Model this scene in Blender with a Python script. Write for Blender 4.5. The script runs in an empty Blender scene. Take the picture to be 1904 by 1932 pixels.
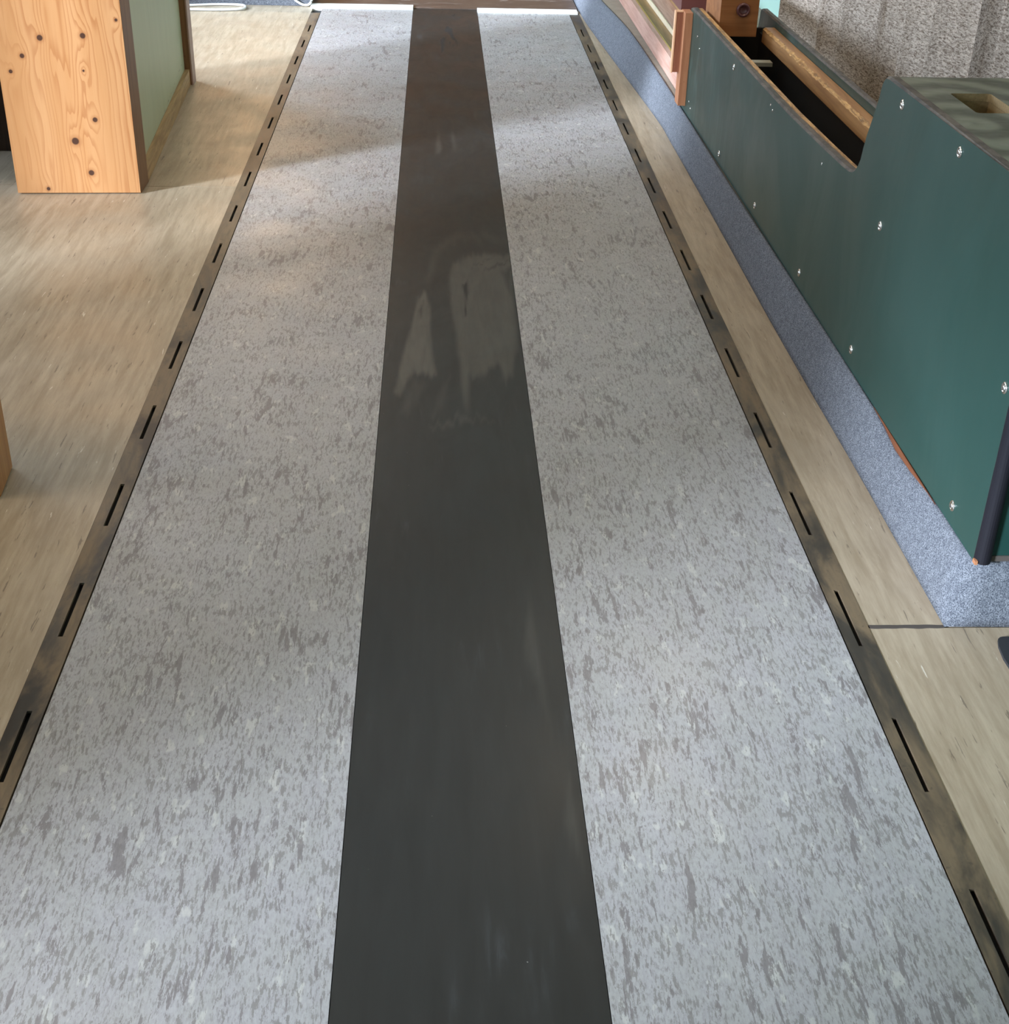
import bpy, bmesh, math, random
from mathutils import Vector, Matrix, noise
random.seed(7)
S = bpy.context.scene
COL = S.collection

# ------------------------------------------------------------------ camera
cam_d = bpy.data.cameras.new('camera'); cam = bpy.data.objects.new('camera', cam_d); COL.objects.link(cam)
Rm = ((0.9988278659, -0.0006728378, 0.0483987762), (-0.0421613274, -0.5032590197, 0.8631064717), (0.0237763900, -0.8641353519, -0.5026975004))
right = Vector([r[0] for r in Rm]); down = Vector([r[1] for r in Rm]); fwd = Vector([r[2] for r in Rm])
M = Matrix((( right.x, -down.x, -fwd.x, 0), (right.y, -down.y, -fwd.y, 0), (right.z, -down.z, -fwd.z, 1.40), (0, 0, 0, 1)))
cam.matrix_world = M
cam_d.sensor_fit = 'HORIZONTAL'; cam_d.sensor_width = 36; cam_d.lens = 36*2579.41/1904; cam_d.clip_start = .05
S.camera = cam

# ------------------------------------------------------------------ light
W = bpy.data.worlds.new('sky'); S.world = W; W.use_nodes = True
W.node_tree.nodes['Background'].inputs[0].default_value = (.75, .87, 1, 1)
W.node_tree.nodes['Background'].inputs[1].default_value = 1.0
S.view_settings.view_transform = 'Standard'; S.view_settings.look = 'None'
S.view_settings.gamma = 1; S.view_settings.use_curve_mapping = False
S.view_settings.exposure = 0.05

def sun(power, color, direction, angle):
    l = bpy.data.lights.new('daylight_sun', 'SUN'); l.energy = power; l.color = color; l.angle = math.radians(angle)
    o = bpy.data.objects.new('daylight_sun', l); COL.objects.link(o)
    o.rotation_euler = Vector(direction).to_track_quat('-Z', 'Y').to_euler(); return o
def area(name, loc, direction, sx, sy, power, color, spread=180):
    l = bpy.data.lights.new(name, 'AREA'); l.shape = 'RECTANGLE'; l.size = sx; l.size_y = sy; l.energy = power; l.color = color
    l.spread = math.radians(spread)
    o = bpy.data.objects.new(name, l); COL.objects.link(o); o.location = loc
    o.rotation_euler = Vector(direction).to_track_quat('-Z', 'Z' if abs(direction[2]) < .9 else 'Y').to_euler(); return o
DAY = (.62, .78, 1.0); WARM = (1.0, .74, .46)
XL, XR, YB, YF, ZC = -3.2, 1.66, -2.6, 11.5, 2.6
sun(11, (.70, .82, 1.0), (.79*.955, .61*.955, -.30), 8)
# windows in the left wall: (y0, y1, z0, z1)
WIN = [(-1.75, -.6, .75, 2.3), (2.0, 3.15, .62, 2.3), (4.35, 6.6, .75, 2.3), (7.5, 8.9, 1.2, 2.35)]
for (a, b, c, d), p in zip(WIN, (115, 24, 145, 190)):
    area('window_daylight', (XL-.12, (a+b)/2, (c+d)/2), (1, -.35 if a > 7 else 0, -.12), b-a, d-c, p, (.56, .74, 1.0) if a < 0 else DAY, 125)
# added warm fill lights under the ceiling, the last one for the back wall
for x, y, p in ((-1.3, 2.4, 18), (.9, 4.6, 12), (-1.4, 10.9, 42)):
    area('warm_fill', (x, y, ZC-.09), (0, 0, -1), .6, .3, p, WARM)

# ------------------------------------------------------------------ node helper
class NT:
    def __init__(s, name):
        s.m = bpy.data.materials.new(name); s.m.use_nodes = True; s.t = s.m.node_tree
        s.b = s.t.nodes['Principled BSDF']; s._c = None
    def n(s, typ, **kw):
        x = s.t.nodes.new(typ)
        for k, v in kw.items(): setattr(x, k, v)
        return x
    def put(s, sock, v):
        if isinstance(v, bpy.types.NodeSocket): s.t.links.new(v, sock)
        elif isinstance(v, (tuple, list)) and len(v) == 3 and sock.type == 'RGBA': sock.default_value = (*v, 1)
        else: sock.default_value = v
    @property
    def co(s):
        if s._c is None: s._c = s.n('ShaderNodeTexCoord').outputs['Object']
        return s._c
    def map(s, v, scale=(1, 1, 1), loc=(0, 0, 0), rot=(0, 0, 0)):
        x = s.n('ShaderNodeMapping'); s.put(x.inputs[0], v); x.inputs[1].default_value = loc; x.inputs[2].default_value = rot; x.inputs[3].default_value = scale
        return x.outputs[0]
    def noise(s, v, scale, detail=3, rough=.5, dist=0):
        x = s.n('ShaderNodeTexNoise'); s.put(x.inputs['Vector'], v); x.inputs['Scale'].default_value = scale
        x.inputs['Detail'].default_value = detail; x.inputs['Roughness'].default_value = rough; x.inputs['Distortion'].default_value = dist
        return x.outputs['Fac']
    def math(s, op, a, b=0.0, c=None, clamp=False):
        x = s.n('ShaderNodeMath', operation=op, use_clamp=clamp); s.put(x.inputs[0], a); s.put(x.inputs[1], b)
        if c is not None: s.put(x.inputs[2], c)
        return x.outputs[0]
    def step(s, v, a, b, lo=0., hi=1.):
        x = s.n('ShaderNodeMapRange', interpolation_type='SMOOTHSTEP'); s.put(x.inputs[0], v)
        for i, q in enumerate((a, b, lo, hi)): x.inputs[i+1].default_value = q
        return x.outputs[0]
    def mix(s, f, a, b, mode='MIX'):
        x = s.n('ShaderNodeMix', data_type='RGBA', blend_type=mode); s.put(x.inputs[0], f); s.put(x.inputs[6], a); s.put(x.inputs[7], b)
        return x.outputs[2]
    def sep(s, v):
        x = s.n('ShaderNodeSeparateXYZ'); s.put(x.inputs[0], v); return x.outputs
    def attr(s, name):
        return s.n('ShaderNodeAttribute', attribute_name=name).outputs['Fac']
    def bump(s, h, strength=.2, dist=.002):
        x = s.n('ShaderNodeBump'); x.inputs['Strength'].default_value = strength; x.inputs['Distance'].default_value = dist
        s.put(x.inputs['Height'], h); s.t.links.new(x.outputs[0], s.b.inputs['Normal'])
    def out(s, col, rough=.5, spec=.5, metal=0.):
        s.put(s.b.inputs['Base Color'], col); s.put(s.b.inputs['Roughness'], rough)
        s.b.inputs['Specular IOR Level'].default_value = spec; s.b.inputs['Metallic'].default_value = metal
        return s.m
def lin(r, g, b): return tuple(((c/255+.055)/1.055)**2.4 if c > 10 else c/255/12.92 for c in (r, g, b))
def plain(name, col, rough=.5, spec=.5, metal=0., var=.18, sc=25):
    n = NT(name); f = n.noise(n.co, sc, 4, .6)
    d = tuple(c*(1-var) for c in col); l = tuple(min(1, c*(1+var)) for c in col)
    return n.out(n.mix(f, d, l), rough, spec, metal)

# ------------------------------------------------------------------ materials
def m_speckle():
    n = NT('speckled_grey_linoleum'); c = n.co
    v = n.map(c, (1, .17, 1), rot=(0, 0, .03))
    w = n.map(c, (1, .22, 1), (3.1, 1.7, 0), (0, 0, .05))
    clus = n.noise(n.map(c, (1, .5, 1)), 9, 2, .5)
    big = n.noise(v, 60, 6, .74, .3)
    big = n.step(n.math('ADD', big, n.math('MULTIPLY', n.math('SUBTRACT', clus, .5), .32)), .578, .60)
    fine = n.noise(w, 165, 4, .72)
    fine = n.step(n.math('ADD', fine, n.math('MULTIPLY', n.math('SUBTRACT', n.noise(c, 14, 2), .5), .25)), .545, .58)
    light = n.step(n.noise(n.map(c, (1, .4, 1), (9, 4, 0)), 38, 3, .6, .2), .60, .66)
    tone = n.noise(v, 12, 4, .6)
    base = n.mix(tone, (.285, .267, .264), (.405, .386, .382))
    gr = n.noise(n.map(c, (1, .3, 1), (1, 1, 0)), 330, 3, .7)
    base = n.mix(n.step(gr, .35, .65, .0, .55), base, n.mix(.5, base, (.52, .505, .485)))
    base = n.mix(n.step(n.noise(n.map(c, (1, .3, 1), (6, 1, 0)), 260, 3, .7), .5, .66, 0, .5), base, (.17, .155, .145))
    tint = n.noise(n.map(c, (1, .5, 1), (8, 8, 0)), 20, 3, .6)
    base = n.mix(n.step(tint, .35, .65, 0, .2), base, (.33, .33, .27))
    base = n.mix(n.math('MULTIPLY', light, .35), base, (.62, .60, .52))
    base = n.mix(n.math('MULTIPLY', fine, .8), base, (.20, .185, .17))
    base = n.mix(n.math('MULTIPLY', big, .78), base, (.165, .145, .14))
    n.bump(n.noise(v, 180, 2), .06, .001)
    return n.out(base, n.step(n.noise(c, 4, 3), .2, .8, .33, .48), .5)
def m_lino():
    n = NT('beige_marbled_linoleum'); c = n.co
    v = n.map(c, (1, .085, 1), rot=(0, 0, -.06))
    a = n.noise(v, 42, 6, .7, .25)
    b = n.noise(n.map(v, loc=(4, 2, 0)), 110, 4, .7, .2)
    base = n.mix(n.step(a, .28, .72), (.30, .225, .142), (.47, .375, .26))
    base = n.mix(n.step(n.noise(c, 3.5, 3, .6), .3, .7, 0, .35), base, (.36, .285, .20))
    dark = n.step(n.noise(n.map(v, loc=(7, 1, 0)), 95, 4, .65, .3), .635, .67)
    lite = n.step(n.noise(n.map(v, loc=(2, 9, 0)), 85, 4, .65, .3), .67, .71)
    base = n.mix(n.math('MULTIPLY', n.step(b, .45, .75), .3), base, (.27, .20, .13))
    base = n.mix(n.math('MULTIPLY', dark, .7), base, (.13, .095, .065))
    base = n.mix(n.math('MULTIPLY', lite, .6), base, (.78, .72, .60))
    n.bump(n.noise(n.map(c, (1, .4, 1)), 70, 3), .15, .002)
    return n.out(base, n.step(n.noise(c, 5, 3), .25, .75, .32, .5), .5)
def m_board():
    n = NT('black_runway_board'); c = n.co
    v = n.map(c, (1, .12, 1))
    st = n.noise(v, 40, 4, .6, .4)
    bl = n.noise(n.map(c, (1, .45, 1), (2, 3, 0)), 8, 3, .6, .6)
    base = n.mix(st, (.016, .016, .014), (.030, .030, .027))
    dust = n.math('MULTIPLY', n.step(st, .5, .8), n.step(bl, .52, .74))
    base = n.mix(n.math('MULTIPLY', dust, .5), base, (.085, .09, .095))
    d = n.attr('dust')
    base = n.mix(n.math('MULTIPLY', d, n.step(st, .2, .7, .6, 1.)), base, (.105, .096, .078))
    dk = n.attr('scuff')
    base = n.mix(dk, base, (.014, .014, .014))
    rough = n.math('ADD', n.step(bl, .3, .7, .34, .44), n.math('MULTIPLY', dk, .25))
    fleck = n.step(n.noise(c, 170, 1), .83, .85)
    base = n.mix(n.math('MULTIPLY', fleck, .5), base, (.4, .38, .34))
    return n.out(base, rough, .27)
def m_strip():
    n = NT('worn_brown_metal_strip'); c = n.co
    a = n.noise(n.map(c, (1, .35, 1)), 9, 5, .65, .5); b = n.noise(n.map(c, (1, .12, 1)), 90, 4, .6)
    base = n.mix(n.step(a, .36, .62), (.042, .035, .027), (.19, .135, .078))
    base = n.mix(n.math('MULTIPLY', n.step(b, .4, .75), .4), base, (.05, .045, .038))
    spots = n.step(n.noise(c, 60, 3, .7), .62, .7)
    base = n.mix(n.math('MULTIPLY', spots, .35), base, (.03, .028, .025))
    return n.out(base, n.step(a, .3, .7, .36, .55), .5, .15)
def m_carpet():
    n = NT('blue_grey_needle_felt'); c = n.co
    a = n.noise(c, 420, 3, .7); b = n.noise(c, 150, 3, .6)
    base = n.mix(n.step(a, .38, .62), (.050, .055, .066), (.29, .30, .32))
    base = n.mix(n.math('MULTIPLY', b, .4), base, (.10, .105, .12))
    base = n.mix(n.math('MULTIPLY', n.step(n.noise(c, 70, 4, .8), .42, .62), .45), base, (.07, .075, .09))
    n.bump(a, .6, .003)
    return n.out(base, .95, .15)
def m_pine(name, knots, c0, c1, c2, axis='XZ', scale=1., amp=1.):
    n = NT(name); o = n.sep(n.co)
    u = o['XYZ'.index(axis[0])]; w = o['XYZ'.index(axis[1])]
    comb = n.n('ShaderNodeCombineXYZ'); n.put(comb.inputs[0], u); n.put(comb.inputs[1], w); p = comb.outputs[0]
    warp = n.noise(n.map(p, (1, .22, 1)), 7, 2, .4)
    F = n.math('ADD', n.math('ADD', n.math('MULTIPLY', u, 46*scale), n.math('MULTIPLY', n.noise(n.map(p, (1, .02, 1), (3, 0, 0)), 22, 2), 5)), n.math('MULTIPLY', warp, 9*amp))
    fr = n.noise(n.map(p, (1, .04, 1)), 260, 2, .5)
    knot = None; halo = None
    for kx, kz, r in knots:
        dx = n.math('SUBTRACT', u, kx); dz = n.math('MULTIPLY', n.math('SUBTRACT', w, kz), .55)
        d2 = n.math('ADD', n.math('MULTIPLY', dx, dx), n.math('MULTIPLY', dz, dz))
        g = n.math('EXPONENT', n.math('MULTIPLY', d2, -1/(r*3.2)**2))
        F = n.math('ADD', F, n.math('MULTIPLY', g, 1.5 if (kx*1000) % 2 < 1 else -1.5))
        dz2 = n.math('SUBTRACT', w, kz)
        dd = n.math('SQRT', n.math('ADD', n.math('MULTIPLY', dx, dx), n.math('MULTIPLY', dz2, dz2)))
        k = n.step(dd, r*.75, r*1.15, 1, 0); h = n.step(dd, r*.9, r*2.4, 1, 0)
        knot = k if knot is None else n.math('MAXIMUM', knot, k)
        halo = h if halo is None else n.math('MAXIMUM', halo, h)
    ring = n.math('FRACT', F)
    ring = n.math('MULTIPLY', n.step(ring, .45, .93), n.step(ring, .93, 1., 1, 0))
    tone = n.noise(n.map(p, (1, .05, 1)), 14, 3, .5)
    base = n.mix(tone, c0, c1)
    base = n.mix(n.math('MULTIPLY', ring, n.step(n.noise(n.map(p, (1, .1, 1), (5, 5, 0)), 6, 2), .3, .7, .06, .62)), base, c2)
    base = n.mix(n.math('MULTIPLY', fr, .22), base, c2)
    if knot is not None:
        base = n.mix(n.math('MULTIPLY', halo, .45), base, (.30, .10, .03))
        base = n.mix(n.math('MULTIPLY', knot, .93), base, (.045, .018, .012))
    return n.out(base, n.step(tone, .3, .7, .34, .46), .45)
def m_wood(name, c0, c1, axis='Y', rough=.45, sc=60):
    n = NT(name); s = [1, 1, 1]; s['XYZ'.index(axis)] = .06
    a = n.noise(n.map(n.co, s), sc, 4, .62, .6); b = n.noise(n.map(n.co, s), sc/5, 3, .5)
    base = n.mix(n.step(a, .3, .7), c0, c1); base = n.mix(n.math('MULTIPLY', b, .45), base, c0)
    wear = n.step(n.noise(n.co, 30, 4, .7), .66, .72)
    base = n.mix(n.math('MULTIPLY', wear, .4), base, tuple(c*.35 for c in c0))
    return n.out(base, rough, .4)
def m_green():
    n = NT('dark_green_laminate'); c = n.co
    a = n.noise(n.map(c, (1, .6, .35)), 5, 4, .6, .8)
    base = n.mix(a, (.010, .040, .032), (.014, .050, .040))
    o = n.sep(c)
    far = n.step(o[1], 1.5, 3.0)
    smear = n.step(n.noise(n.map(c, (1, 1.1, .28), rot=(.15, 0, 0)), 16, 4, .6, 1.0), .52, .64)
    base = n.mix(n.math('MULTIPLY', n.math('MULTIPLY', smear, far), .22), base, (.09, .16, .14))
    base = n.mix(n.math('MULTIPLY', n.step(n.noise(c, 3, 2), .3, .8), .08), base, (.10, .16, .14))
    n.bump(n.noise(c, 350, 2), .03, .0006)
    return n.out(base, n.step(a, .3, .7, .33, .44), .4)
def m_lid():
    n = NT('dusty_sheen_green_lid'); c = n.co  # dust and warm reflected light both mixed into the laminate green
    w = n.n('ShaderNodeTexWave', wave_type='RINGS', rings_direction='Z'); n.put(w.inputs[0], n.map(c, (1, .7, 1), (-.05, -.35, 0)))
    w.inputs['Scale'].default_value = 4.5; w.inputs['Distortion'].default_value = 5; w.inputs['Detail'].default_value = 3; w.inputs['Detail Scale'].default_value = 1.2
    a = n.noise(n.map(c, (.6, 1.3, 1)), 16, 5, .62, 1.4)
    f = n.math('ADD', n.math('MULTIPLY', w.outputs['Fac'], .5), n.math('MULTIPLY', a, .55))
    base = n.mix(n.step(f, .3, .8), (.050, .062, .038), (.15, .165, .115))
    return n.out(base, n.step(a, .3, .7, .4, .6), .4)
def m_curtain():
    n = NT('woven_tweed_curtain'); c = n.co
    v = n.map(c, (1, .16, 1)); a = n.noise(v, 200, 4, .75, .6); b = n.noise(n.map(c, (1, .6, 1)), 420, 2, .7); d = n.noise(n.map(c, (1, .25, 1)), 40, 3, .6)
    base = n.mix(n.step(a, .36, .62), (.13, .09, .065), (.60, .51, .42))
    base = n.mix(n.math('MULTIPLY', n.step(b, .5, .65), .5), base, (.62, .55, .46))
    base = n.mix(n.math('MULTIPLY', n.step(d, .45, .8), .35), base, (.20, .15, .11))
    n.bump(n.math('ADD', a, n.math('MULTIPLY', b, .5)), .8, .003)
    return n.out(base, .95, .1)
def m_concrete():
    n = NT('dusty_concrete'); c = n.co
    a = n.noise(c, 14, 5, .65); b = n.noise(c, 160, 3, .7)
    base = n.mix(a, (.20, .165, .125), (.36, .31, .245)); base = n.mix(n.math('MULTIPLY', n.step(b, .55, .7), .4), base, (.12, .10, .08))
    n.bump(b, .4, .002); return n.out(base, .9, .2)
def m_asphalt():
    n = NT('worn_dark_brown_lane'); c = n.co
    a = n.noise(n.map(c, (.5, 1, 1)), 9, 6, .7, .6); b = n.step(n.noise(n.map(c, (.45, 1.6, 1)), 13, 5, .7, .8), .55, .68)
    base = n.mix(a, (.045, .028, .020), (.13, .085, .06)); base = n.mix(n.math('MULTIPLY', b, .55), base, (.34, .29, .26))
    return n.out(base, .42, .5)
def m_ply():
    n = NT('worn_plywood_edge'); c = n.co
    a = n.noise(n.map(c, (1, .12, 1)), 130, 4, .65, .5); b = n.noise(c, 26, 4, .7)
    base = n.mix(n.step(a, .3, .7), (.20, .095, .03), (.62, .36, .13)); base = n.mix(n.math('MULTIPLY', n.step(b, .5, .7), .55), base, (.12, .07, .035))
    return n.out(base, .55, .35)
def m_worn_edge():
    n = NT('dark_worn_edge'); c = n.co
    a = n.noise(n.map(c, (1, .35, 1)), 45, 5, .7, .6)
    base = n.mix(n.step(a, .3, .75), (.030, .026, .023), (.14, .115, .09))
    n.bump(a, .4, .003); return n.out(base, .6, .4)
def m_green_paint():
    n = NT('pale_green_panel'); c = n.co; o = n.sep(c)
    a = n.noise(n.map(c, (1, 2, .3)), 8, 4, .6)
    base = n.mix(a, (.40, .42, .26), (.50, .52, .34))
    # a long fine scratch running across the panel
    d = n.math('ABSOLUTE', n.math('SUBTRACT', o[2], n.math('ADD', n.math('MULTIPLY', o[1], .053), .028)))
    d = n.math('ADD', d, n.math('MULTIPLY', n.math('SUBTRACT', n.noise(c, 18, 3), .5), .010))
    sc = n.math('MULTIPLY', n.step(n.math('ABSOLUTE', d), .0008, .0022, 1, 0), n.step(n.noise(c, 28, 2), .48, .56))
    base = n.mix(n.math('MULTIPLY', sc, .75), base, (.10, .08, .05))
    return n.out(base, .42, .4)

KN = [(-1.112, .505, .0072), (-1.244, .498, .0075), (-1.306, .443, .006), (-1.123, .398, .003), (-1.106, .244, .0065), (-1.177, .175, .0095), (-1.139, .071, .0075), (-1.348, .395, .005), (-1.284, .018, .005), (-1.004, .553, .004), (-1.05, .72, .008), (-1.27, .83, .007)]
PX = -1.384
MT = dict(
    speckle=m_speckle(), lino=m_lino(), board=m_board(), strip=m_strip(), carpet=m_carpet(),
    pine=m_pine('knotty_varnished_pine', [(x-PX, z, r*1.25) for x, z, r in KN], (.46, .20, .068), (.68, .37, .16), (.36, .125, .035)),
    pine_plain=m_wood('plain_varnished_pine', (.42, .17, .05), (.62, .31, .11), 'Z'),
    trim=m_wood('brown_stained_trim', (.17, .075, .03), (.27, .13, .055), 'Z'),
    trim_mauve=plain('pinkish_trim_edge', (.42, .27, .22), .5),
    skirt=m_wood('varnished_skirting', (.30, .17, .07), (.55, .36, .17), 'Y'),
    greenpaint=m_green_paint(), green=m_green(), lid=m_lid(), curtain=m_curtain(), concrete=m_concrete(), asphalt=m_asphalt(),
    ply=m_ply(), edge=m_worn_edge(),
    beam=m_wood('amber_beam_wood', (.27, .12, .038), (.50, .26, .095), 'Y', .45, 45),
    block=m_wood('orange_block_wood', (.24, .09, .025), (.38, .155, .05), 'X', .5, 30),
    orange=m_wood('orange_batten', (.34, .13, .06), (.50, .23, .11), 'Z'),
    redorange=m_wood('red_orange_batten', (.20, .07, .035), (.36, .15, .08), 'Z'), lit_orange=plain('batten_lit_orange', (.66, .38, .21), .5),
    pinkwood=m_wood('pinkish_rail_wood', (.40, .21, .15), (.58, .36, .28), 'Y'),
    olivewood=m_wood('olive_rail_wood', (.26, .15, .055), (.42, .27, .11), 'Y'),
    cream=plain('cream_edging', (.72, .60, .42), .5), brass=plain('brass_strip', (.60, .42, .10), .35, .5, .6),
    maroon=plain('maroon_hood_paint', (.11, .035, .028), .45), knob=plain('dark_red_plastic', (.10, .035, .032), .3),
    white=plain('white_paint', (.85, .83, .76), .45, var=.05), cable=plain('white_cable_plastic', (.82, .82, .78), .4, var=.04),
    steel=plain('screw_steel', (.62, .60, .56), .22, .5, 1.), slot=plain('screw_recess', (.04, .035, .03), .6),
    black=plain('black_plastic', (.008, .007, .010), .65, .25), dark=plain('interior_shade', (.010, .008, .007), .8),  # dark: near-black colour stands in for shade inside recesses
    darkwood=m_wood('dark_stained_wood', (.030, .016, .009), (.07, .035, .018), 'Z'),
    chip=plain('raw_chipboard', (.26, .17, .07), .8, var=.5, sc=200), greybar=plain('grey_bar', (.34, .33, .27), .5),
    seam=plain('dark_seam_dirt', (.07, .055, .045), .8), mat=plain('black_rubber_mat', (.02, .02, .022), .7, sc=120),
    mint=plain('mint_wall_paint', (.40, .60, .50), .6, var=.06, sc=8), wall=plain('cream_wall_paint', (.62, .56, .44), .7, var=.05, sc=4),
    ceil=plain('ceiling_paint', (.70, .68, .62), .8, var=.04, sc=4), wallwood=m_wood('brown_wall_boards', (.30, .12, .05), (.52, .25, .11), 'Z', .5, 14),
    frame=plain('window_frame_paint', (.7, .68, .62), .5, var=.05), sub=plain('subfloor', (.02, .018, .015), .9),
    redbrown=m_wood('red_brown_batten', (.13, .04, .015), (.22, .075, .03), 'Y'),
)

# ------------------------------------------------------------------ mesh helpers
def obj(name, bm, mats, parent=None, loc=None, smooth=False, bevel=0):
    me = bpy.data.meshes.new(name)
    if bevel: bmesh.ops.bevel(bm, geom=[e for e in bm.edges if len(e.link_faces) == 2 and e.calc_face_angle(0) > .5], offset=bevel, segments=2, affect='EDGES', profile=.5, clamp_overlap=True)
    bmesh.ops.recalc_face_normals(bm, faces=bm.faces[:])
    if loc is not None: bmesh.ops.translate(bm, verts=bm.verts[:], vec=-Vector(loc))
    bm.to_mesh(me); bm.free()
    for m in (mats if isinstance(mats, (list, tuple)) else [mats]): me.materials.append(m)
    if smooth: me.polygons.foreach_set('use_smooth', [True]*len(me.polygons))
    o = bpy.data.objects.new(name, me); COL.objects.link(o)
    if parent is not None:
        o.parent = parent
        if loc is not None: o.location = Vector(loc)
    elif loc is not None: o.location = Vector(loc)
    return o
def tag(o, label=None, cat=None, group=None, kind=None):
    if label: o['label'] = label
    if cat: o['category'] = cat
    if group: o['group'] = group
    if kind: o['kind'] = kind
    return o
def empty(name, loc, label, cat, group=None, rz=0):
    o = bpy.data.objects.new(name, None); COL.objects.link(o); o.location = loc; o.rotation_euler.z = rz; o.empty_display_size = .05
    return tag(o, label, cat, group)
def box(bm, x0, x1, y0, y1, z0, z1, mi=0):
    v = [bm.verts.new(p) for p in ((x0, y0, z0), (x1, y0, z0), (x1, y1, z0), (x0, y1, z0), (x0, y0, z1), (x1, y0, z1), (x1, y1, z1), (x0, y1, z1))]
    for f in ((0, 3, 2, 1), (4, 5, 6, 7), (0, 1, 5, 4), (1, 2, 6, 5), (2, 3, 7, 6), (3, 0, 4, 7)):
        bm.faces.new([v[i] for i in f]).material_index = mi
    return v
def B(*a, **k):
    bm = bmesh.new(); box(bm, *a, **k); return bm
def prism(bm, pts, f, side_mi=0, cap_mi=0):
    """pts: outline; f(p, t) -> 3d point for t in 0,1"""
    a = [bm.verts.new(f(p, 0)) for p in pts]; b = [bm.verts.new(f(p, 1)) for p in pts]; n = len(pts)
    bm.faces.new(a).material_index = cap_mi; bm.faces.new(b[::-1]).material_index = cap_mi
    for i in range(n): bm.faces.new((a[i], b[i], b[(i+1) % n], a[(i+1) % n])).material_index = side_mi
def foot(pts, z0, z1):
    bm = bmesh.new(); prism(bm, pts, lambda p, t: (p[0], p[1], z1 if t else z0)); return bm
def tube(bm, pts, r, seg=10, closed=False):
    P = [Vector(p) for p in pts]; rings = []; n = len(P)
    for i, p in enumerate(P):
        a = P[(i-1) % n] if (closed or i) else P[i]; b = P[(i+1) % n] if (closed or i < n-1) else P[i]
        t = (b-a).normalized(); up = Vector((0, 0, 1)) if abs(t.z) < .9 else Vector((1, 0, 0))
        u = t.cross(up).normalized(); v = u.cross(t)
        rings.append([bm.verts.new(p+r*(math.cos(k*2*math.pi/seg)*u+math.sin(k*2*math.pi/seg)*v)) for k in range(seg)])
    m = n if closed else n-1
    for i in range(m):
        A, Bq = rings[i], rings[(i+1) % n]
        for k in range(seg): bm.faces.new((A[k], A[(k+1) % seg], Bq[(k+1) % seg], Bq[k]))
    if not closed: bm.faces.new(rings[0][::-1]); bm.faces.new(rings[-1])
def lathe_x(bm, prof, seg=20, mi=0, cx=0, cy=0, cz=0):
    """prof: (height along -X, radius)"""
    rings = []
    for h, r in prof:
        rings.append([bm.verts.new((cx-h, cy+r*math.cos(2*math.pi*k/seg), cz+r*math.sin(2*math.pi*k/seg))) for k in range(seg)])
    for A, Bq in zip(rings, rings[1:]):
        for k in range(seg): bm.faces.new((A[k], A[(k+1) % seg], Bq[(k+1) % seg], Bq[k])).material_index = mi
    bm.faces.new(rings[-1]).material_index = mi
def spline(pts, n=12, closed=False):
    P = [Vector(p) for p in pts]; out = []; m = len(P)
    for i in range(m if closed else m-1):
        p0 = P[(i-1) % m] if (closed or i) else P[0]; p1 = P[i]; p2 = P[(i+1) % m]; p3 = P[(i+2) % m] if (closed or i+2 < m) else P[-1]
        for k in range(n):
            t = k/n; out.append(.5*((2*p1)+(-p0+p2)*t+(2*p0-5*p1+4*p2-p3)*t*t+(-p0+3*p1-3*p2+p3)*t**3))
    if not closed: out.append(P[-1])
    return out

# ------------------------------------------------------------------ room shell
def struct(name, bm, m, **k): return tag(obj(name, bm, m, **k), kind='structure')
FX0, FX1 = -.683, .773          # outer edges of the slotted strips
bm = bmesh.new()
box(bm, XL, FX0, 4.5955, 7.93, -.012, 0); box(bm, XL, FX0, YB, 4.5925, -.012, 0)
box(bm, FX1, XR, 1.9965, 7.93, -.012, 0); box(bm, FX1, XR, YB, 1.988, -.012, 0)
box(bm, FX0, FX1, YB, .35, -.012, 0)
box(bm, XL, FX0, 7.93, YF, -.012, 0); box(bm, FX1+.02, XR, 7.93, YF, -.012, 0)
struct('floor', bm, MT['lino'])
struct('floor', B(XL, XR, YB, YF, -.05, -.012), MT['sub'])
# dirty seam filler between the two sheets right of the lane
bm = bmesh.new()
N = 40; lo = []; hi = []
for i in range(N+1):
    x = FX1+.002+(.909-FX1)*i/N
    w1 = .003*noise.noise((x*40, 1, 0)); w2 = .003*noise.noise((x*37, 5, 0))
    lo.append((x, 1.9885+w1-.002)); hi.append((x, 1.996+w2+.001))
prism(bm, lo+hi[::-1], lambda p, t: (p[0], p[1], .0006 if t else -.011))
struct('trim_1', bm, MT['seam'])
struct('trim_2', B(XL, FX0, 4.5925, 4.5955, -.011, -.002), MT['seam'])
# left wall with window openings
bm = bmesh.new(); T = .14
ys = [YB]+[v for w in WIN for v in w[:2]]+[YF]
for i in range(0, len(ys), 2): box(bm, XL-T, XL, ys[i], ys[i+1], 0, ZC)
for a, b, c, d in WIN: box(bm, XL-T, XL, a, b, 0, c); box(bm, XL-T, XL, a, b, d, ZC)
struct('wall_left', bm, MT['wall'])
for i, (a, b, c, d) in enumerate(WIN):
    bm = bmesh.new()
    for q in ((a, a+.05, c, d), (b-.05, b, c, d), ((a+b)/2-.03, (a+b)/2+.03, c+.05, d-.05), (a+.05, b-.05, c, c+.05), (a+.05, b-.05, d-.05, d)):
        box(bm, XL-.09, XL-.04, *q)
    struct('window_%d' % (i+1), bm, MT['frame'])
struct('wall_right', B(XR, XR+.14, YB, YF, 0, ZC), MT['mint'])
struct('wall_front', B(XL-.14, XR+.14, YB-.14, YB, 0, ZC), MT['wall'])
struct('wall_back', B(XL-.14, XR+.14, YF, YF+.14, 0, ZC), MT['wallwood'])
struct('ceiling', B(XL-.14, XR+.14, YB-.14, YF+.14, ZC, ZC+.1), MT['ceil'])

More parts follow.
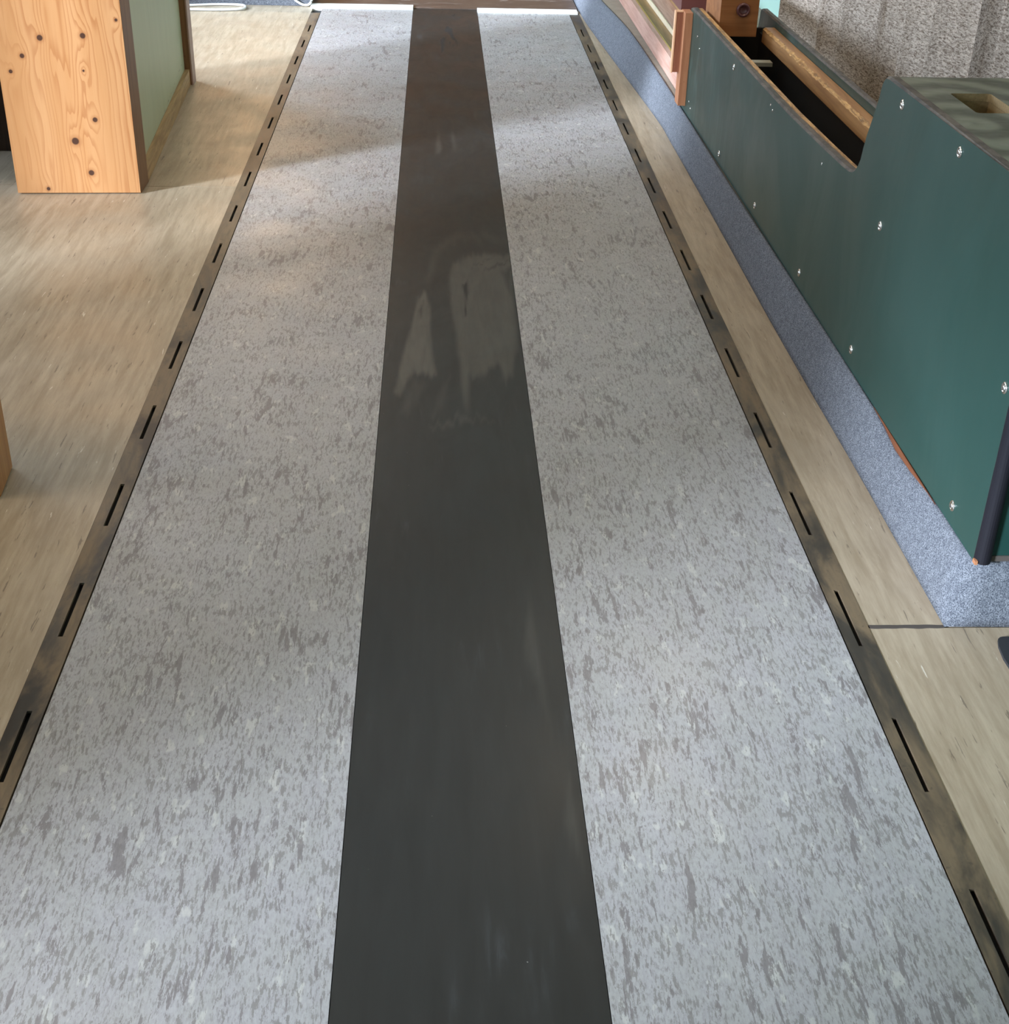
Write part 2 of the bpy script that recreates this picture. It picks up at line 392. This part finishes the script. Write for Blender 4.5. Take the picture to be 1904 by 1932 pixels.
# ------------------------------------------------------------------ the lane
# the black board down the middle
DUST = [  # dusty wiped patches (outline, softness, strength)
    ([(-.050, 3.60), (-.032, 3.62), (-.020, 3.52), (-.018, 3.25), (-.006, 3.06), (-.060, 3.10), (-.088, 2.955), (-.104, 2.96), (-.090, 3.18), (-.068, 3.42)], .010, .85),
    ([(.035, 3.82), (.075, 3.92), (.14, 3.95), (.213, 3.93), (.214, 3.80), (.205, 3.60), (.213, 3.40), (.185, 3.10), (.165, 3.03), (.150, 3.12), (.120, 3.10), (.105, 3.06), (.075, 3.06), (.068, 2.88), (.058, 3.02), (.050, 3.20), (.038, 3.50), (.030, 3.68)], .012, .62),
    ([(-.02, 2.80), (.02, 2.82), (.06, 2.86), (.10, 2.83), (.13, 2.80), (.08, 2.83), (.03, 2.80), (-.01, 2.785)], .008, .35),
    ([(-.025, 3.70), (.0, 3.95), (.06, 4.08), (.21, 4.06), (.21, 4.10), (.05, 4.12), (-.01, 4.0), (-.035, 3.72)], .02, .28),
    ([(-.06, 3.05), (-.03, 3.0), (-.07, 2.83), (-.085, 2.86)], .015, .25), ([(.01, 3.0), (.03, 3.05), (.0, 2.85), (-.015, 2.86)], .012, .25),
    ([(-.01, 5.0), (.0, 5.35), (.012, 5.1)], .012, .35), ([(.05, 5.05), (.058, 5.4), (.07, 5.1)], .012, .35),
    ([(.15, 1.93), (.165, 2.1), (.172, 1.95), (.18, 1.72)], .01, .22), ([(.185, 1.50), (.20, 1.60), (.205, 1.45)], .01, .28),
]
SCUFF = [([(.032, 7.30), (.048, 7.44), (.07, 7.36), (.088, 7.12), (.098, 6.96), (.082, 7.08), (.062, 7.20)], .006, .95),
         ([(.010, 7.10), (.040, 7.14), (.030, 7.0), (.026, 6.80), (.014, 6.78), (.016, 6.95)], .006, .95),
         ([(.055, 7.02), (.062, 7.02), (.058, 6.88)], .004, .8), ([(.072, 7.0), (.078, 6.96), (.072, 6.84)], .004, .5),
         ([(.075, 7.72), (.092, 7.80), (.084, 7.70)], .004, .7),
         ([(.070, 3.68), (.086, 3.71), (.084, 3.60), (.077, 3.55), (.078, 3.47), (.074, 3.46), (.074, 3.58)], .006, .9),
         ([(-.050, 3.50), (-.038, 3.54), (-.044, 3.44)], .008, .5), ([(.12, 3.86), (.17, 3.93), (.10, 3.83)], .006, .6),
         ([(.13, 3.80), (.17, 3.86), (.213, 3.875), (.17, 3.84)], .006, .6), ([(.185, 3.80), (.20, 3.62), (.21, 3.72), (.213, 3.8)], .014, .6)]
def seg_d(px, py, a, b):
    ax, ay = a; bx, by = b; dx, dy = bx-ax, by-ay; L = dx*dx+dy*dy
    t = max(0, min(1, ((px-ax)*dx+(py-ay)*dy)/L)) if L else 0
    return math.hypot(px-ax-t*dx, py-ay-t*dy)
YS = .28   # distances along the lane count less, the wipes run that way
def inside(px, py, poly):
    c = False; n = len(poly)
    for i in range(n):
        x1, y1 = poly[i]; x2, y2 = poly[i-1]
        if (y1 > py) != (y2 > py) and px < (x2-x1)*(py-y1)/(y2-y1)+x1: c = not c
    return c
def smudge(x, y, L):
    v = 0
    wx = x+.006*noise.noise((x*30, y*6, 3)); wy = y+.05*noise.noise((x*90, y*3, 8))
    for poly, soft, st in L:
        if not (min(p[1] for p in poly)-.12 < wy < max(p[1] for p in poly)+.12): continue
        q = [(p[0], p[1]*YS) for p in poly]; yy = wy*YS
        d = min(seg_d(wx, yy, q[i-1], q[i]) for i in range(len(q)))
        if inside(wx, yy, q): d = -d
        v = max(v, st*max(0, min(1, .5-d/soft)))
    return v
BX0, BX1 = -.1355, .2145
bm = bmesh.new(); nx = 70; ylist = [.30]
while ylist[-1] < 7.9:
    y = ylist[-1]; ylist.append(y+(.012 if (2.7 < y < 4.2 or 6.7 < y < 7.85) else .04))
ylist[-1] = 7.905
grid = [[bm.verts.new((BX0+(BX1-BX0)*i/nx, y, .001)) for i in range(nx+1)] for y in ylist]
for a, b in zip(grid, grid[1:]):
    for i in range(nx): bm.faces.new((a[i], a[i+1], b[i+1], b[i]))
low = [bm.verts.new((x, y, -.011)) for x, y in ((BX0, .30), (BX1, .30), (BX1, 7.905), (BX0, 7.905))]
bm.faces.new(low[::-1])
bm.faces.new([v for v in grid[0]][::-1]+[low[0], low[1]]); bm.faces.new(grid[-1]+[low[2], low[3]])
bm.faces.new([g[0] for g in grid]+[low[3], low[0]]); bm.faces.new([g[-1] for g in grid][::-1]+[low[1], low[2]])
board = obj('runway_board', bm, MT['board'])
me = board.data
for nm, L in (('dust', DUST), ('scuff', SCUFF)):
    at = me.attributes.new(nm, 'FLOAT', 'POINT')
    at.data.foreach_set('value', [smudge(v.co.x, v.co.y, L) if v.co.z > 0 else 0 for v in me.vertices])
tag(board, 'long black board down the middle of the lane, with wiped dusty smears', 'board')
tag(obj('linoleum_panel', B(-.6295, BX0-.0012, .30, 7.86, -.0115, .0008), MT['speckle']), 'speckled grey linoleum field on the left side of the black board', 'flooring', 'speckled fields of the lane')
tag(obj('linoleum_panel', B(BX1+.0012, .7165, .30, 7.86, -.0115, .0008), MT['speckle']), 'speckled grey linoleum field on the right side of the black board', 'flooring', 'speckled fields of the lane')

def slotted(x0, x1, xc, y_first, pitch, slot, y_end, label):
    """a flat strip with real slots cut through it"""
    bm = bmesh.new(); w = .0042; y = .30; spans = []; s = y_first
    while s-pitch > .40: s -= pitch
    while s+slot < y_end-.03: spans.append((s, s+slot)); s += pitch
    z0, z1 = -.004, .0012; xs = (x0, xc-w, xc+w, x1); vd = {}
    def V(x, y, z):
        k = (round(x, 5), round(y, 5), z)
        if k not in vd: vd[k] = bm.verts.new((x, y, z))
        return vd[k]
    yy = [.30]+[v for sp in spans for v in sp]+[y_end]
    for j in range(len(yy)-1):
        hole = j % 2 == 1
        for i in range(3):
            if hole and i == 1: continue
            for z in (z0, z1): bm.faces.new((V(xs[i], yy[j], z), V(xs[i+1], yy[j], z), V(xs[i+1], yy[j+1], z), V(xs[i], yy[j+1], z)))
        for xx in ((x0, x1)+((xc-w, xc+w) if hole else ())):
            bm.faces.new((V(xx, yy[j], z0), V(xx, yy[j+1], z0), V(xx, yy[j+1], z1), V(xx, yy[j], z1)))
        if hole:
            for q in (yy[j], yy[j+1]): bm.faces.new((V(xc-w, q, z0), V(xc+w, q, z0), V(xc+w, q, z1), V(xc-w, q, z1)))
    for q in (yy[0], yy[-1]):
        for i in range(3): bm.faces.new((V(xs[i], q, z0), V(xs[i+1], q, z0), V(xs[i+1], q, z1), V(xs[i], q, z1)))
    o = obj('slotted_strip', bm, MT['strip'])
    return tag(o, label, 'strip', 'slotted strips edging the lane')
slotted(-.682, -.6325, -.656, 1.973, .3755, .170, 7.735, 'worn brown slotted metal strip along the left edge of the lane')
slotted(.7195, .7725, .7435, 1.932, .3775, .178, 7.80, 'worn brown slotted metal strip along the right edge of the lane')
# end of the lane: white strip, worn dark lane beyond, grey carpet
bm = bmesh.new(); box(bm, -.695, BX0-.001, 7.865, 7.965, -.0115, .010); box(bm, BX1+.001, .765, 7.815, 7.905, -.0115, .010)
struct('trim_3', bm, MT['white'], bevel=.002)
bm = bmesh.new(); box(bm, -.695, .773, 7.967, YF, -.0115, .004); box(bm, BX0, BX1, 7.907, 7.966, -.0115, .004); box(bm, BX1+.001, .772, 7.906, 7.966, -.0115, .004)
tag(obj('ball_lane', bm, MT['asphalt']), 'worn dark brown bowling lane beyond the white strip at the far end', 'lane')

# ------------------------------------------------------------------ carpeted plinth on the right
BOT = [(.911, 1.990), (.909, 2.54), (.903, 3.0), (.899, 3.47), (.898, 4.3), (.893, 5.2), (.886, 5.6), (.826, 6.77), (.784, 7.66), (.778, 8.3), (.777, 9.2)]
TOP = [(.938, 2.014), (.932, 2.54), (.930, 3.0), (.926, 3.47), (.918, 4.3), (.916, 5.2), (.912, 5.8), (.897, 6.7), (.846, 7.48), (.812, 8.2), (.805, 9.2)]
PZ = .135; BACKX = XR-.002
pl = empty('carpeted_plinth', (.93, 2.01, 0), 'low concrete plinth with blue-grey carpeted sides along the right of the lane', 'plinth')
inv = (.93, 2.01, 0)
off = .008
pts = [(x+off, y+(.008 if i == 0 else 0)) for i, (x, y) in enumerate(TOP)]+[(BACKX, 9.2), (BACKX, 2.022)]
obj('concrete_top', foot([(x-inv[0], y-inv[1]) for x, y in pts], 0.002, PZ-.002), MT['concrete'], pl)
bm = bmesh.new(); rows = []
bt = spline([(x, y, 0) for x, y in BOT], 6); tp = spline([(x, y, 0) for x, y in TOP], 6)
front_b = [(BACKX-(BACKX-.911)*i/14, 1.978+.012*i/14) for i in range(14)]; front_t = [(BACKX-(BACKX-.938)*i/14, 2.004+.010*i/14) for i in range(14)]
bts = front_b+[(p.x, p.y) for p in bt]; tps = front_t+[(p.x, p.y) for p in tp]
for (bx, by), (tx, ty) in zip(bts, tps):
    zt = PZ-.0002
    if bx < .93 and by > 2.1: zt -= .017*math.exp(-((ty-2.42)/.11)**2)
    wob = .004*noise.noise((bx*5, by*3, 0))
    ring = []
    for k in range(9):
        t = k/8; z = .001+(zt-.001)*t; bul = math.sin(t*math.pi)*(.004+wob)
        side = by > 1.995 or bx < .915
        ring.append((bx+(tx-bx)*t-(bul if side else 0), by+(ty-by)*t-(0 if side else bul), z))
    ring.append((tx+(off if bx < .93 else 0), ty+(0 if bx < .93 and by > 2.0 else off), zt)); rows.append([bm.verts.new((a-inv[0], b-inv[1], c)) for a, b, c in ring])
for a, b in zip(rows, rows[1:]):
    for k in range(len(a)-1): bm.faces.new((a[k], a[k+1], b[k+1], b[k]))
o = obj('carpet', bm, MT['carpet'], pl, smooth=True)
sm = o.modifiers.new('s', 'SOLIDIFY'); sm.thickness = .004; sm.offset = -1
tag(o, 'blue-grey carpet covering the sides')
obj('wooden_batten', B(.9365-inv[0], .9378-inv[0], 2.2-inv[1], 2.62-inv[1], .112, PZ-.0005), MT['redbrown'], pl)
# left carpeted plinth at the far end
tag(obj('carpeted_ledge', B(-2.4, -.700, 7.932, 9.6, 0.0005, .15), MT['carpet'], bevel=.012), 'blue-grey carpeted ledge at the far end, left of the dark lane', 'ledge')

# ------------------------------------------------------------------ green ball return cabinet
MX, MY, RZ = .9402, 2.0, .0053     # front corner; slight turn about Z
mc = empty('ball_return_cabinet', (MX, MY, PZ+.0005), 'dark green ball return cabinet with open trough and high end, on the carpeted plinth', 'cabinet', rz=RZ)
def L(x, y, z): return (x-MX+RZ*(y-MY), y-MY, z-PZ)     # world -> cabinet space
def Lb(x0, x1, y0, y1, z0, z1):                      # box given in un-turned world numbers (x as at y=2)
    return B(x0-MX, x1-MX, y0-MY, y1-MY, z0-PZ, z1-PZ)
profile = [(2.0, .1355), (5.285, .1355), (5.24, .30), (5.205, .487), (5.195, .498), (5.18, .5035), (4.7, .504), (4.1, .506), (3.65, .508), (3.3, .517), (3.10, .524), (3.045, .528), (3.022, .533), (3.005, .541), (2.990, .556), (2.978, .573), (2.972, .599),
           (2.960, .632), (2.931, .688), (2.917, .722), (2.909, .750), (2.900, .762), (2.888, .770), (2.868, .773), (2.0, .773)]
def panel(x0, x1, prof, name, mats, lab=None, bev=.005, smi=1):
    bm = bmesh.new()
    ins = bev
    # outer face slightly smaller so that the rim shows as a worn bevel
    c = []
    n = len(prof)
    for i, (y, z) in enumerate(prof):
        a = Vector((prof[i-1][0], prof[i-1][1])); b = Vector((prof[(i+1) % n][0], prof[(i+1) % n][1]))
        t = (b-a).normalized(); nrm = Vector((-t.y, t.x)); c.append((y+nrm.x*ins, z+nrm.y*ins) if z > .2 and 2.05 < y < 5.19 else (y, z))
    A = [bm.verts.new((x0-MX, y-MY, z-PZ)) for y, z in c]; A2 = [bm.verts.new((x0+bev-MX, y-MY, z-PZ)) for y, z in prof]
    C = [bm.verts.new((x1-MX, y-MY, z-PZ)) for y, z in prof]
    bm.faces.new(A); bm.faces.new(C[::-1])
    for P, Q in ((A, A2), (A2, C)):
        for i in range(n): bm.faces.new((P[i], P[(i+1) % n], Q[(i+1) % n], Q[i])).material_index = smi
    return obj(name, bm, mats, mc)
sp = panel(MX, MX+.020, profile, 'side_panel', [MT['green'], MT['edge']])
tag(sp, 'green laminate side facing the lane, with dark worn edge')
lining = [(2.99, .40), (5.17, .40), (5.17, .5025), (4.7, .503), (4.1, .505), (3.65, .506), (3.3, .513), (3.10, .519), (3.03, .524), (2.99, .53)]
def prism_x(prof, x0, x1):
    bm = bmesh.new(); prism(bm, prof, lambda p, t: ((x1 if t else x0)-MX, p[0]-MY, p[1]-PZ)); return bm
tag(obj('plywood_lining', prism_x(lining, MX+.0205, MX+.036), MT['ply'], mc), 'orange-brown worn plywood strip inside the near edge')
back = [(y, z) for y, z in profile]
bp = panel(1.180+.018, 1.180+.036, back, 'back_panel', [MT['green'], MT['edge']])
# re-face: inner green face of the back panel
tag(bp, 'green back panel beside the curtain')
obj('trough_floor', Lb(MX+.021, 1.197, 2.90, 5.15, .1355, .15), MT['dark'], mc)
obj('trough_shade_sheet', Lb(MX+.021, MX+.025, 2.905, 5.15, .1505, .399), MT['dark'], mc)
obj('trough_shade_sheet', Lb(1.1905, 1.1965, 2.905, 5.15, .1505, .425), MT['dark'], mc)  # added near-black sheet, hides the green where the trough is shaded
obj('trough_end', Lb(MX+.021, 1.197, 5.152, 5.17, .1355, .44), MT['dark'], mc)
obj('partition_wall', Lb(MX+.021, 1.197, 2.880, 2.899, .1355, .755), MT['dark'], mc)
obj('crossbar', Lb(MX+.0265, 1.155, 4.755, 4.80, .388, .401), MT['greybar'], mc)
# long amber beam
bm = bmesh.new(); n = 160; rows = []
for i in range(n+1):
    y = 2.902+(4.96-2.902)*i/n; ch = .005+.009*abs(noise.noise((y*23, 2, 0)))
    rows.append([bm.verts.new((a-MX, y-MY, z-PZ)) for a, z in ((1.156, .430), (1.1565, .478-ch), (1.1565+ch*1.5, .4785), (1.1965, .4785), (1.1965, .430))])
for a, b in zip(rows, rows[1:]):
    for k in range(5): bm.faces.new((a[k], a[(k+1) % 5], b[(k+1) % 5], b[k])).material_index = 1 if k == 1 else 0
bm.faces.new(rows[0]); bm.faces.new(rows[-1][::-1])
tag(obj('guide_beam', bm, [MT['beam'], MT['ply']], mc), 'long amber wooden beam with chipped edge')
# block with round socket
bk = obj('end_block', Lb(.994, 1.127, 4.93, 5.20, .452, .576), MT['block'], mc, bevel=.006)
tag(bk, 'orange wooden block across the far end')
bm = bmesh.new(); cx, cz, y = 1.072-MX, .541-PZ, 4.929-MY; seg = 28
rings = []
for r, dy in ((.024, 0), (.023, -.009), (.019, -.012), (.015, -.010), (.0135, -.004), (.008, -.0012), (.001, -.001)):
    rings.append([bm.verts.new((cx+r*math.cos(2*math.pi*k/seg), y+dy, cz+r*math.sin(2*math.pi*k/seg))) for k in range(seg)])
for a, b in zip(rings, rings[1:]):
    for k in range(seg): bm.faces.new((a[k], a[(k+1) % seg], b[(k+1) % seg], b[k]))
so = obj('socket', bm, MT['knob'], bk, smooth=True); so['label'] = 'round dark red socket'
# lid with rectangular opening
bm = bmesh.new()
lx0, lx1, ly0, ly1, lz0, lz1 = MX+.0205, 1.197, 2.0, 2.872, .757, .7725
def rrect(x0, x1, y0, y1, r, n=5):
    out = []
    for cx, cy, a0 in ((x1-r, y1-r, 0), (x0+r, y1-r, 90), (x0+r, y0+r, 180), (x1-r, y0+r, 270)):
        for k in range(n+1):
            a = math.radians(a0+90*k/n); out.append((cx+r*math.cos(a), cy+r*math.sin(a)))
    return out
hole = rrect(1.022, 1.105, 2.575, 2.732, .008)
outer = [(lx0, ly0), (lx1, ly0), (lx1, ly1), (lx0, ly1)]
lay = {}
for z in (lz0, lz1):
    es = []
    for loop in (outer, hole):
        vs = [bm.verts.new((x-MX, y-MY, z-PZ)) for x, y in loop]; lay[(z, len(loop))] = vs
        es += [bm.edges.new((vs[i], vs[(i+1) % len(vs)])) for i in range(len(vs))]
    bmesh.ops.triangle_fill(bm, edges=es, use_beauty=True)
for ln in (len(outer), len(hole)):
    a, b = lay[(lz0, ln)], lay[(lz1, ln)]
    for i in range(ln):
        bm.faces.new((a[i], a[(i+1) % ln], b[(i+1) % ln], b[i])).material_index = 1 if ln != 4 else 0
lid = obj('lid', bm, [MT['lid'], MT['chip']], mc); tag(lid, 'dusty green lid with a rectangular opening')
bm = bmesh.new()
for q in ((1.019, 1.022, 2.57, 2.737), (1.105, 1.108, 2.57, 2.737), (1.022, 1.105, 2.57, 2.5745), (1.022, 1.105, 2.7325, 2.737)):
    box(bm, q[0]-MX, q[1]-MX, q[2]-MY, q[3]-MY, .725-PZ, .7565-PZ)
obj('opening_collar', bm, MT['chip'], lid)
obj('collar_floor', Lb(1.0195, 1.1075, 2.571, 2.736, .55, .56), MT['dark'], lid)
# front corner bead and front panel
bm = bmesh.new()
prof2 = [(.0, 0.0)]+[(.015-.015*math.cos(math.radians(a)), -.018*math.sin(math.radians(a))) for a in range(15, 180, 15)]+[(.030, .0)]
prism(bm, prof2, lambda p, t: (p[0], p[1]-.0005, (.773-PZ) if t else .0015))
tag(obj('corner_bead', bm, MT['black'], mc), 'black rounded corner moulding')
obj('front_panel', B(.031, 1.216-MX, -.0025, .0155-.016+.012, .012, .773-PZ), MT['green'], mc)
obj('kick_strip', B(.031, 1.216-MX, -.004, .008, .0005, .0115), MT['seam'], mc)
obj('corner_chip', Lb(.9375, .9425, 1.984, 1.996, .1358, .143), MT['orange'], mc)
# screws in cups
def screw_mesh():
    bm = bmesh.new()
    lathe_x(bm, [(0, .0105), (.0012, .0105), (.0026, .0088), (.0022, .0068), (.0010, .0060)], 24, 0)
    lathe_x(bm, [(.0010, .0054), (.0030, .0046), (.0038, .0030), (.0041, .001)], 20, 0)
    box(bm, -.00425, -.0038, -.0032, .0032, -.0006, .0006, 1)
    return bm
first = None
def put_screw(y, z, small=False):
    global first
    if first is None:
        first = obj('screw', screw_mesh(), [MT['steel'], MT['slot']], mc, smooth=True); s = first
    else:
        s = first.copy(); COL.objects.link(s); s.parent = mc
    s.location = (-.0001, y-MY, z-PZ); s.rotation_euler.x = random.uniform(0, 3)
    if small: s.scale = (.5, .38, .38)
for y, z in ((4.372, .467), (2.76, .742), (2.414, .742), (2.771, .486), (2.028, .456), (2.129, .172), (2.828, .178), (3.331, .175), (3.892, .175), (4.46, .170), (2.06, .742)): put_screw(y, z)
for y, z in ((3.845, .478), (3.815, .470), (3.265, .478), (5.03, .43), (4.97, .40), (5.08, .19), (5.04, .175)): put_screw(y, z, True)
# battens on the far end, the rear one's lit and shaded faces set by colour
ba = obj('end_batten', Lb(.912, MX-.0005, 5.150, 5.225, .158, .489), MT['orange'], mc, bevel=.0015)
bb = obj('end_batten', Lb(.8885, .9115, 5.196, 5.222, .27, .4835), MT['redorange'], mc)
obj('batten_lit_face', Lb(.8835, .8883, 5.194, 5.222, .268, .487), MT['lit_orange'], bb)
obj('batten_lit_face', Lb(.8885, .9115, 5.194, 5.222, .4838, .487), MT['lit_orange'], bb)

# ------------------------------------------------------------------ wooden ball rail behind the cabinet, on the plinth
rl = empty('ball_rail', (.944, 5.32, PZ), 'pinkish wooden ball rail with brass strip, on the plinth behind the green cabinet', 'rail')
def Rb(x0, x1, y0, y1, z0, z1): return B(x0-.944, x1-.944, y0-5.32, y1-5.32, z0-PZ, z1-PZ)
tag(obj('side_board', Rb(.944, .966, 5.32, 9.1, PZ+.0005, .217), MT['pinkwood'], rl, bevel=.002), 'pinkish side board')
tag(obj('brass_strip', Rb(.967, .9715, 5.32, 9.1, .186, .219), MT['brass'], rl), 'thin brass strip')
obj('channel', Rb(.972, 1.034, 5.32, 9.1, PZ+.0005, .200), MT['olivewood'], rl)
obj('edging', Rb(1.0345, 1.040, 5.32, 9.1, PZ+.0005, .221), MT['cream'], rl)
obj('guard_board', Rb(1.0405, 1.135, 5.32, 9.1, PZ+.0005, .217), MT['pinkwood'], rl, bevel=.002)
bm = bmesh.new()
box(bm, 1.136-.944, 1.30-.944, 0, 3.78, .0005, .11)
obj('outer_board', bm, MT['olivewood'], rl)
bm = bmesh.new()
tube(bm, [(x-.944, y-5.32, z-PZ) for x, y, z in spline([(1.15, 7.2, .255), (1.135, 6.8, .262), (1.10, 6.45, .262), (1.085, 6.1, .258), (1.08, 5.5, .250)], 8)], .007, 8)
obj('ball_guide', bm, MT['olivewood'], rl, smooth=True)
# hood
hd = empty('ball_hood', (1.012, 5.31, .25), 'maroon box hood with cream edging behind the green cabinet', 'hood')
def Hb(x0, x1, y0, y1, z0, z1): return B(x0-1.012, x1-1.012, y0-5.31, y1-5.31, z0-.25, z1-.25)
obj('hood_box', Hb(.905, 1.012, 5.312, 6.6, .466, .56), MT['maroon'], hd)
bm = Hb(.94, 1.018, 5.306, 5.3115, .459, .465); box(bm, 0, .006, -.004, .0015, .2155, .31)
obj('edging', bm, MT['cream'], hd)
obj('hood_support', Hb(.995, 1.011, 5.34, 5.40, .2205, .4655), MT['darkwood'], hd)

# ------------------------------------------------------------------ curtain
CX = 1.535
creases = [6.162, 5.50, 5.20, 4.76, 4.53, 4.25, 3.87, 3.75, 3.50, 3.30, 3.0, 2.75, 2.5]
bm = bmesh.new(); prof = []
y = 6.225
def depth(y):
    # cloth swings back just before each crease (seen from the lane) and comes forward again
    for a, b in zip(creases, creases[1:]):
        if b < y <= a:
            t = (a-y)/(a-b); w = a-b
            k = min(1.3, w/.32)
            return -(.020+.032*k)*(1-math.sin(math.pi*t**1.15)**.9)+.004*math.sin(t*13)*k
    return -.012*math.sin((y-6.16)/.06*1.5)
while y > 2.45: prof.append(y); y -= .0085
zs = [.15+i*.12 for i in range(19)]
rows = []
for y in prof:
    d = depth(y)
    rows.append([bm.verts.new((CX+d*(1-.10*z)+.004*noise.noise((y*6, z*2.2, 0)), y+.010*noise.noise((y*3, z*1.5, 4)), z)) for z in zs])
for a, b in zip(rows, rows[1:]):
    for k in range(len(zs)-1): bm.faces.new((a[k], a[k+1], b[k+1], b[k]))
cu = empty('curtain', (CX, 6.2, .15), 'heavy brown-beige tweed curtain hanging in folds on the right behind the cabinet', 'curtain')
o = obj('cloth', bm, MT['curtain'], cu, smooth=True)
for v in o.data.vertices: v.co -= Vector((CX, 6.2, .15))
sm = o.modifiers.new('s', 'SOLIDIFY'); sm.thickness = .003; sm.offset = 1
for yy in (6.166, 3.755):       # stitched hems
    bm = bmesh.new(); pts = [(CX+depth(yy)*(1-.10*z)-.004+.004*noise.noise((yy*6, z*2.2, 0))-CX, yy+.010*noise.noise((yy*3, z*1.5, 4))-6.2, z-.15) for z in zs]
    tube(bm, pts, .0045, 6); obj('seam_cord', bm, MT['curtain'], cu, smooth=True)
bm = bmesh.new(); tube(bm, [(CX+.02-CX, 6.3-6.2, 2.34-.15), (.02, 2.3-6.2, 2.34-.15)], .012, 10); obj('curtain_rail', bm, MT['steel'], cu, smooth=True)

# ------------------------------------------------------------------ pine partition on the left
pt = empty('pine_partition', (PX, 4.49, 0), 'tall knotty pine partition with pale green side panel, standing left of the lane', 'partition')
PH = 1.12
def Pf(pts, z0, z1): return foot([(x-PX, y-4.49) for x, y in pts], z0, z1)
tag(obj('front_panel', Pf([(-1.384, 4.49), (-.9875, 4.508), (-.9885, 4.528), (-1.385, 4.510)], .004, PH), MT['pine'], pt), 'knotty orange pine front')
tag(obj('corner_post', Pf([(-.9865, 4.508), (-.985, 4.640), (-1.02, 4.640), (-1.02, 4.529), (-.988, 4.529)], .002, PH), MT['trim'], pt), 'dark brown corner trim')
tag(obj('side_panel', Pf([(-1.001, 4.6405), (-1.081, 6.05), (-1.10, 6.05), (-1.02, 4.6405)], .002, PH), MT['greenpaint'], pt), 'pale green side')
tag(obj('skirting', Pf([(-.986, 4.6405), (-1.0615, 6.05), (-1.0805, 6.05), (-1.0003, 4.6405)], .001, .066), MT['skirt'], pt), 'scuffed varnished skirting board')
obj('rear_post', Pf([(-1.085, 6.0505), (-1.056, 6.0505), (-1.056, 6.13), (-1.11, 6.13), (-1.11, 6.0505)], .001, PH), MT['trim'], pt)
obj('post_edge', Pf([(-1.0555, 6.0505), (-1.050, 6.0505), (-1.050, 6.13), (-1.0555, 6.13)], .001, PH), MT['trim_mauve'], pt)  # narrow paler pinkish strip along the post
obj('cap', Pf([(-1.40, 4.47), (-.97, 4.49), (-1.03, 6.15), (-1.40, 6.15)], PH+.0005, PH+.03), MT['pine_plain'], pt)
obj('inner_panel', Pf([(-1.384, 4.5105), (-1.366, 4.511), (-1.366, 6.13), (-1.384, 6.13)], .001, PH), MT['darkwood'], pt)
# shelf recess left of the partition, its inner shade put into near-black panels
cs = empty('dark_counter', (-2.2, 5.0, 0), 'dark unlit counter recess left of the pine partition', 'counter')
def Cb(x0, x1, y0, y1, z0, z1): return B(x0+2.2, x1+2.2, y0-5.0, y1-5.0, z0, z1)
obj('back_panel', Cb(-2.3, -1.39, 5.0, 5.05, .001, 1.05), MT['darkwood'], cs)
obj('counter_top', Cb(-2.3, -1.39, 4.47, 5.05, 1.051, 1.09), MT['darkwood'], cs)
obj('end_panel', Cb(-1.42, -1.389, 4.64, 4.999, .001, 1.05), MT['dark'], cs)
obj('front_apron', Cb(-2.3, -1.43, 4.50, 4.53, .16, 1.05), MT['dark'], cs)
# second partition, only its end shows at the left edge of the frame
p2 = empty('pine_partition', (-.895, 2.59, 0), 'orange pine partition end just showing at the left edge, nearer than the knotty one', 'partition')
def Qf(pts, z0, z1): return foot([(x+.895, y-2.59) for x, y in pts], z0, z1)
obj('end_post', Qf([(-.901, 2.592), (-.890, 2.462), (-.905, 2.460), (-.916, 2.590)], .003, PH), MT['pine_plain'], p2)
obj('wall_panel', Qf([(-.917, 2.592), (-.9055, 2.455), (-2.0, 2.455), (-2.0, 2.592)], .001, PH-.001), MT['darkwood'], p2)

# ------------------------------------------------------------------ cables, mat
bm = bmesh.new(); tube(bm, spline([(-1.42, 7.85, .0075), (-1.34, 7.855, .0075), (-1.2, 7.895, .0075), (-1.076, 7.890, .0075), (-1.043, 7.832, .0075), (-1.060, 7.765, .0075), (-1.2, 7.735, .0075), (-1.42, 7.735, .0075)], 8), .0062, 8)
tag(obj('white_cable', bm, MT['cable'], smooth=True), 'white cable lying in a flat loop on the floor beside the far carpeted ledge', 'cable')
bm = bmesh.new(); tube(bm, spline([(-.825, 7.917, .16), (-.790, 7.917, .05), (-.758, 7.917, .018), (-.729, 7.917, .0078), (-.703, 7.917, .014), (-.688, 7.917, .05), (-.684, 7.917, .16)], 8), .0062, 8)
tag(obj('white_cable', bm, MT['cable'], smooth=True), 'white cable hanging in an upright loop above the left slotted strip', 'cable')
bm = bmesh.new(); prism(bm, [(1.004, 1.952), (.998, 1.950), (.993, 1.945), (.987, 1.925), (.983, 1.89), (.984, 1.85), (.99, 1.3), (1.5, 1.3), (1.5, 1.955)], lambda p, t: (p[0], p[1], .006 if t else .0004))
tag(obj('rubber_mat', bm, MT['mat']), 'corner of a black rubber mat on the floor in front of the plinth', 'mat')
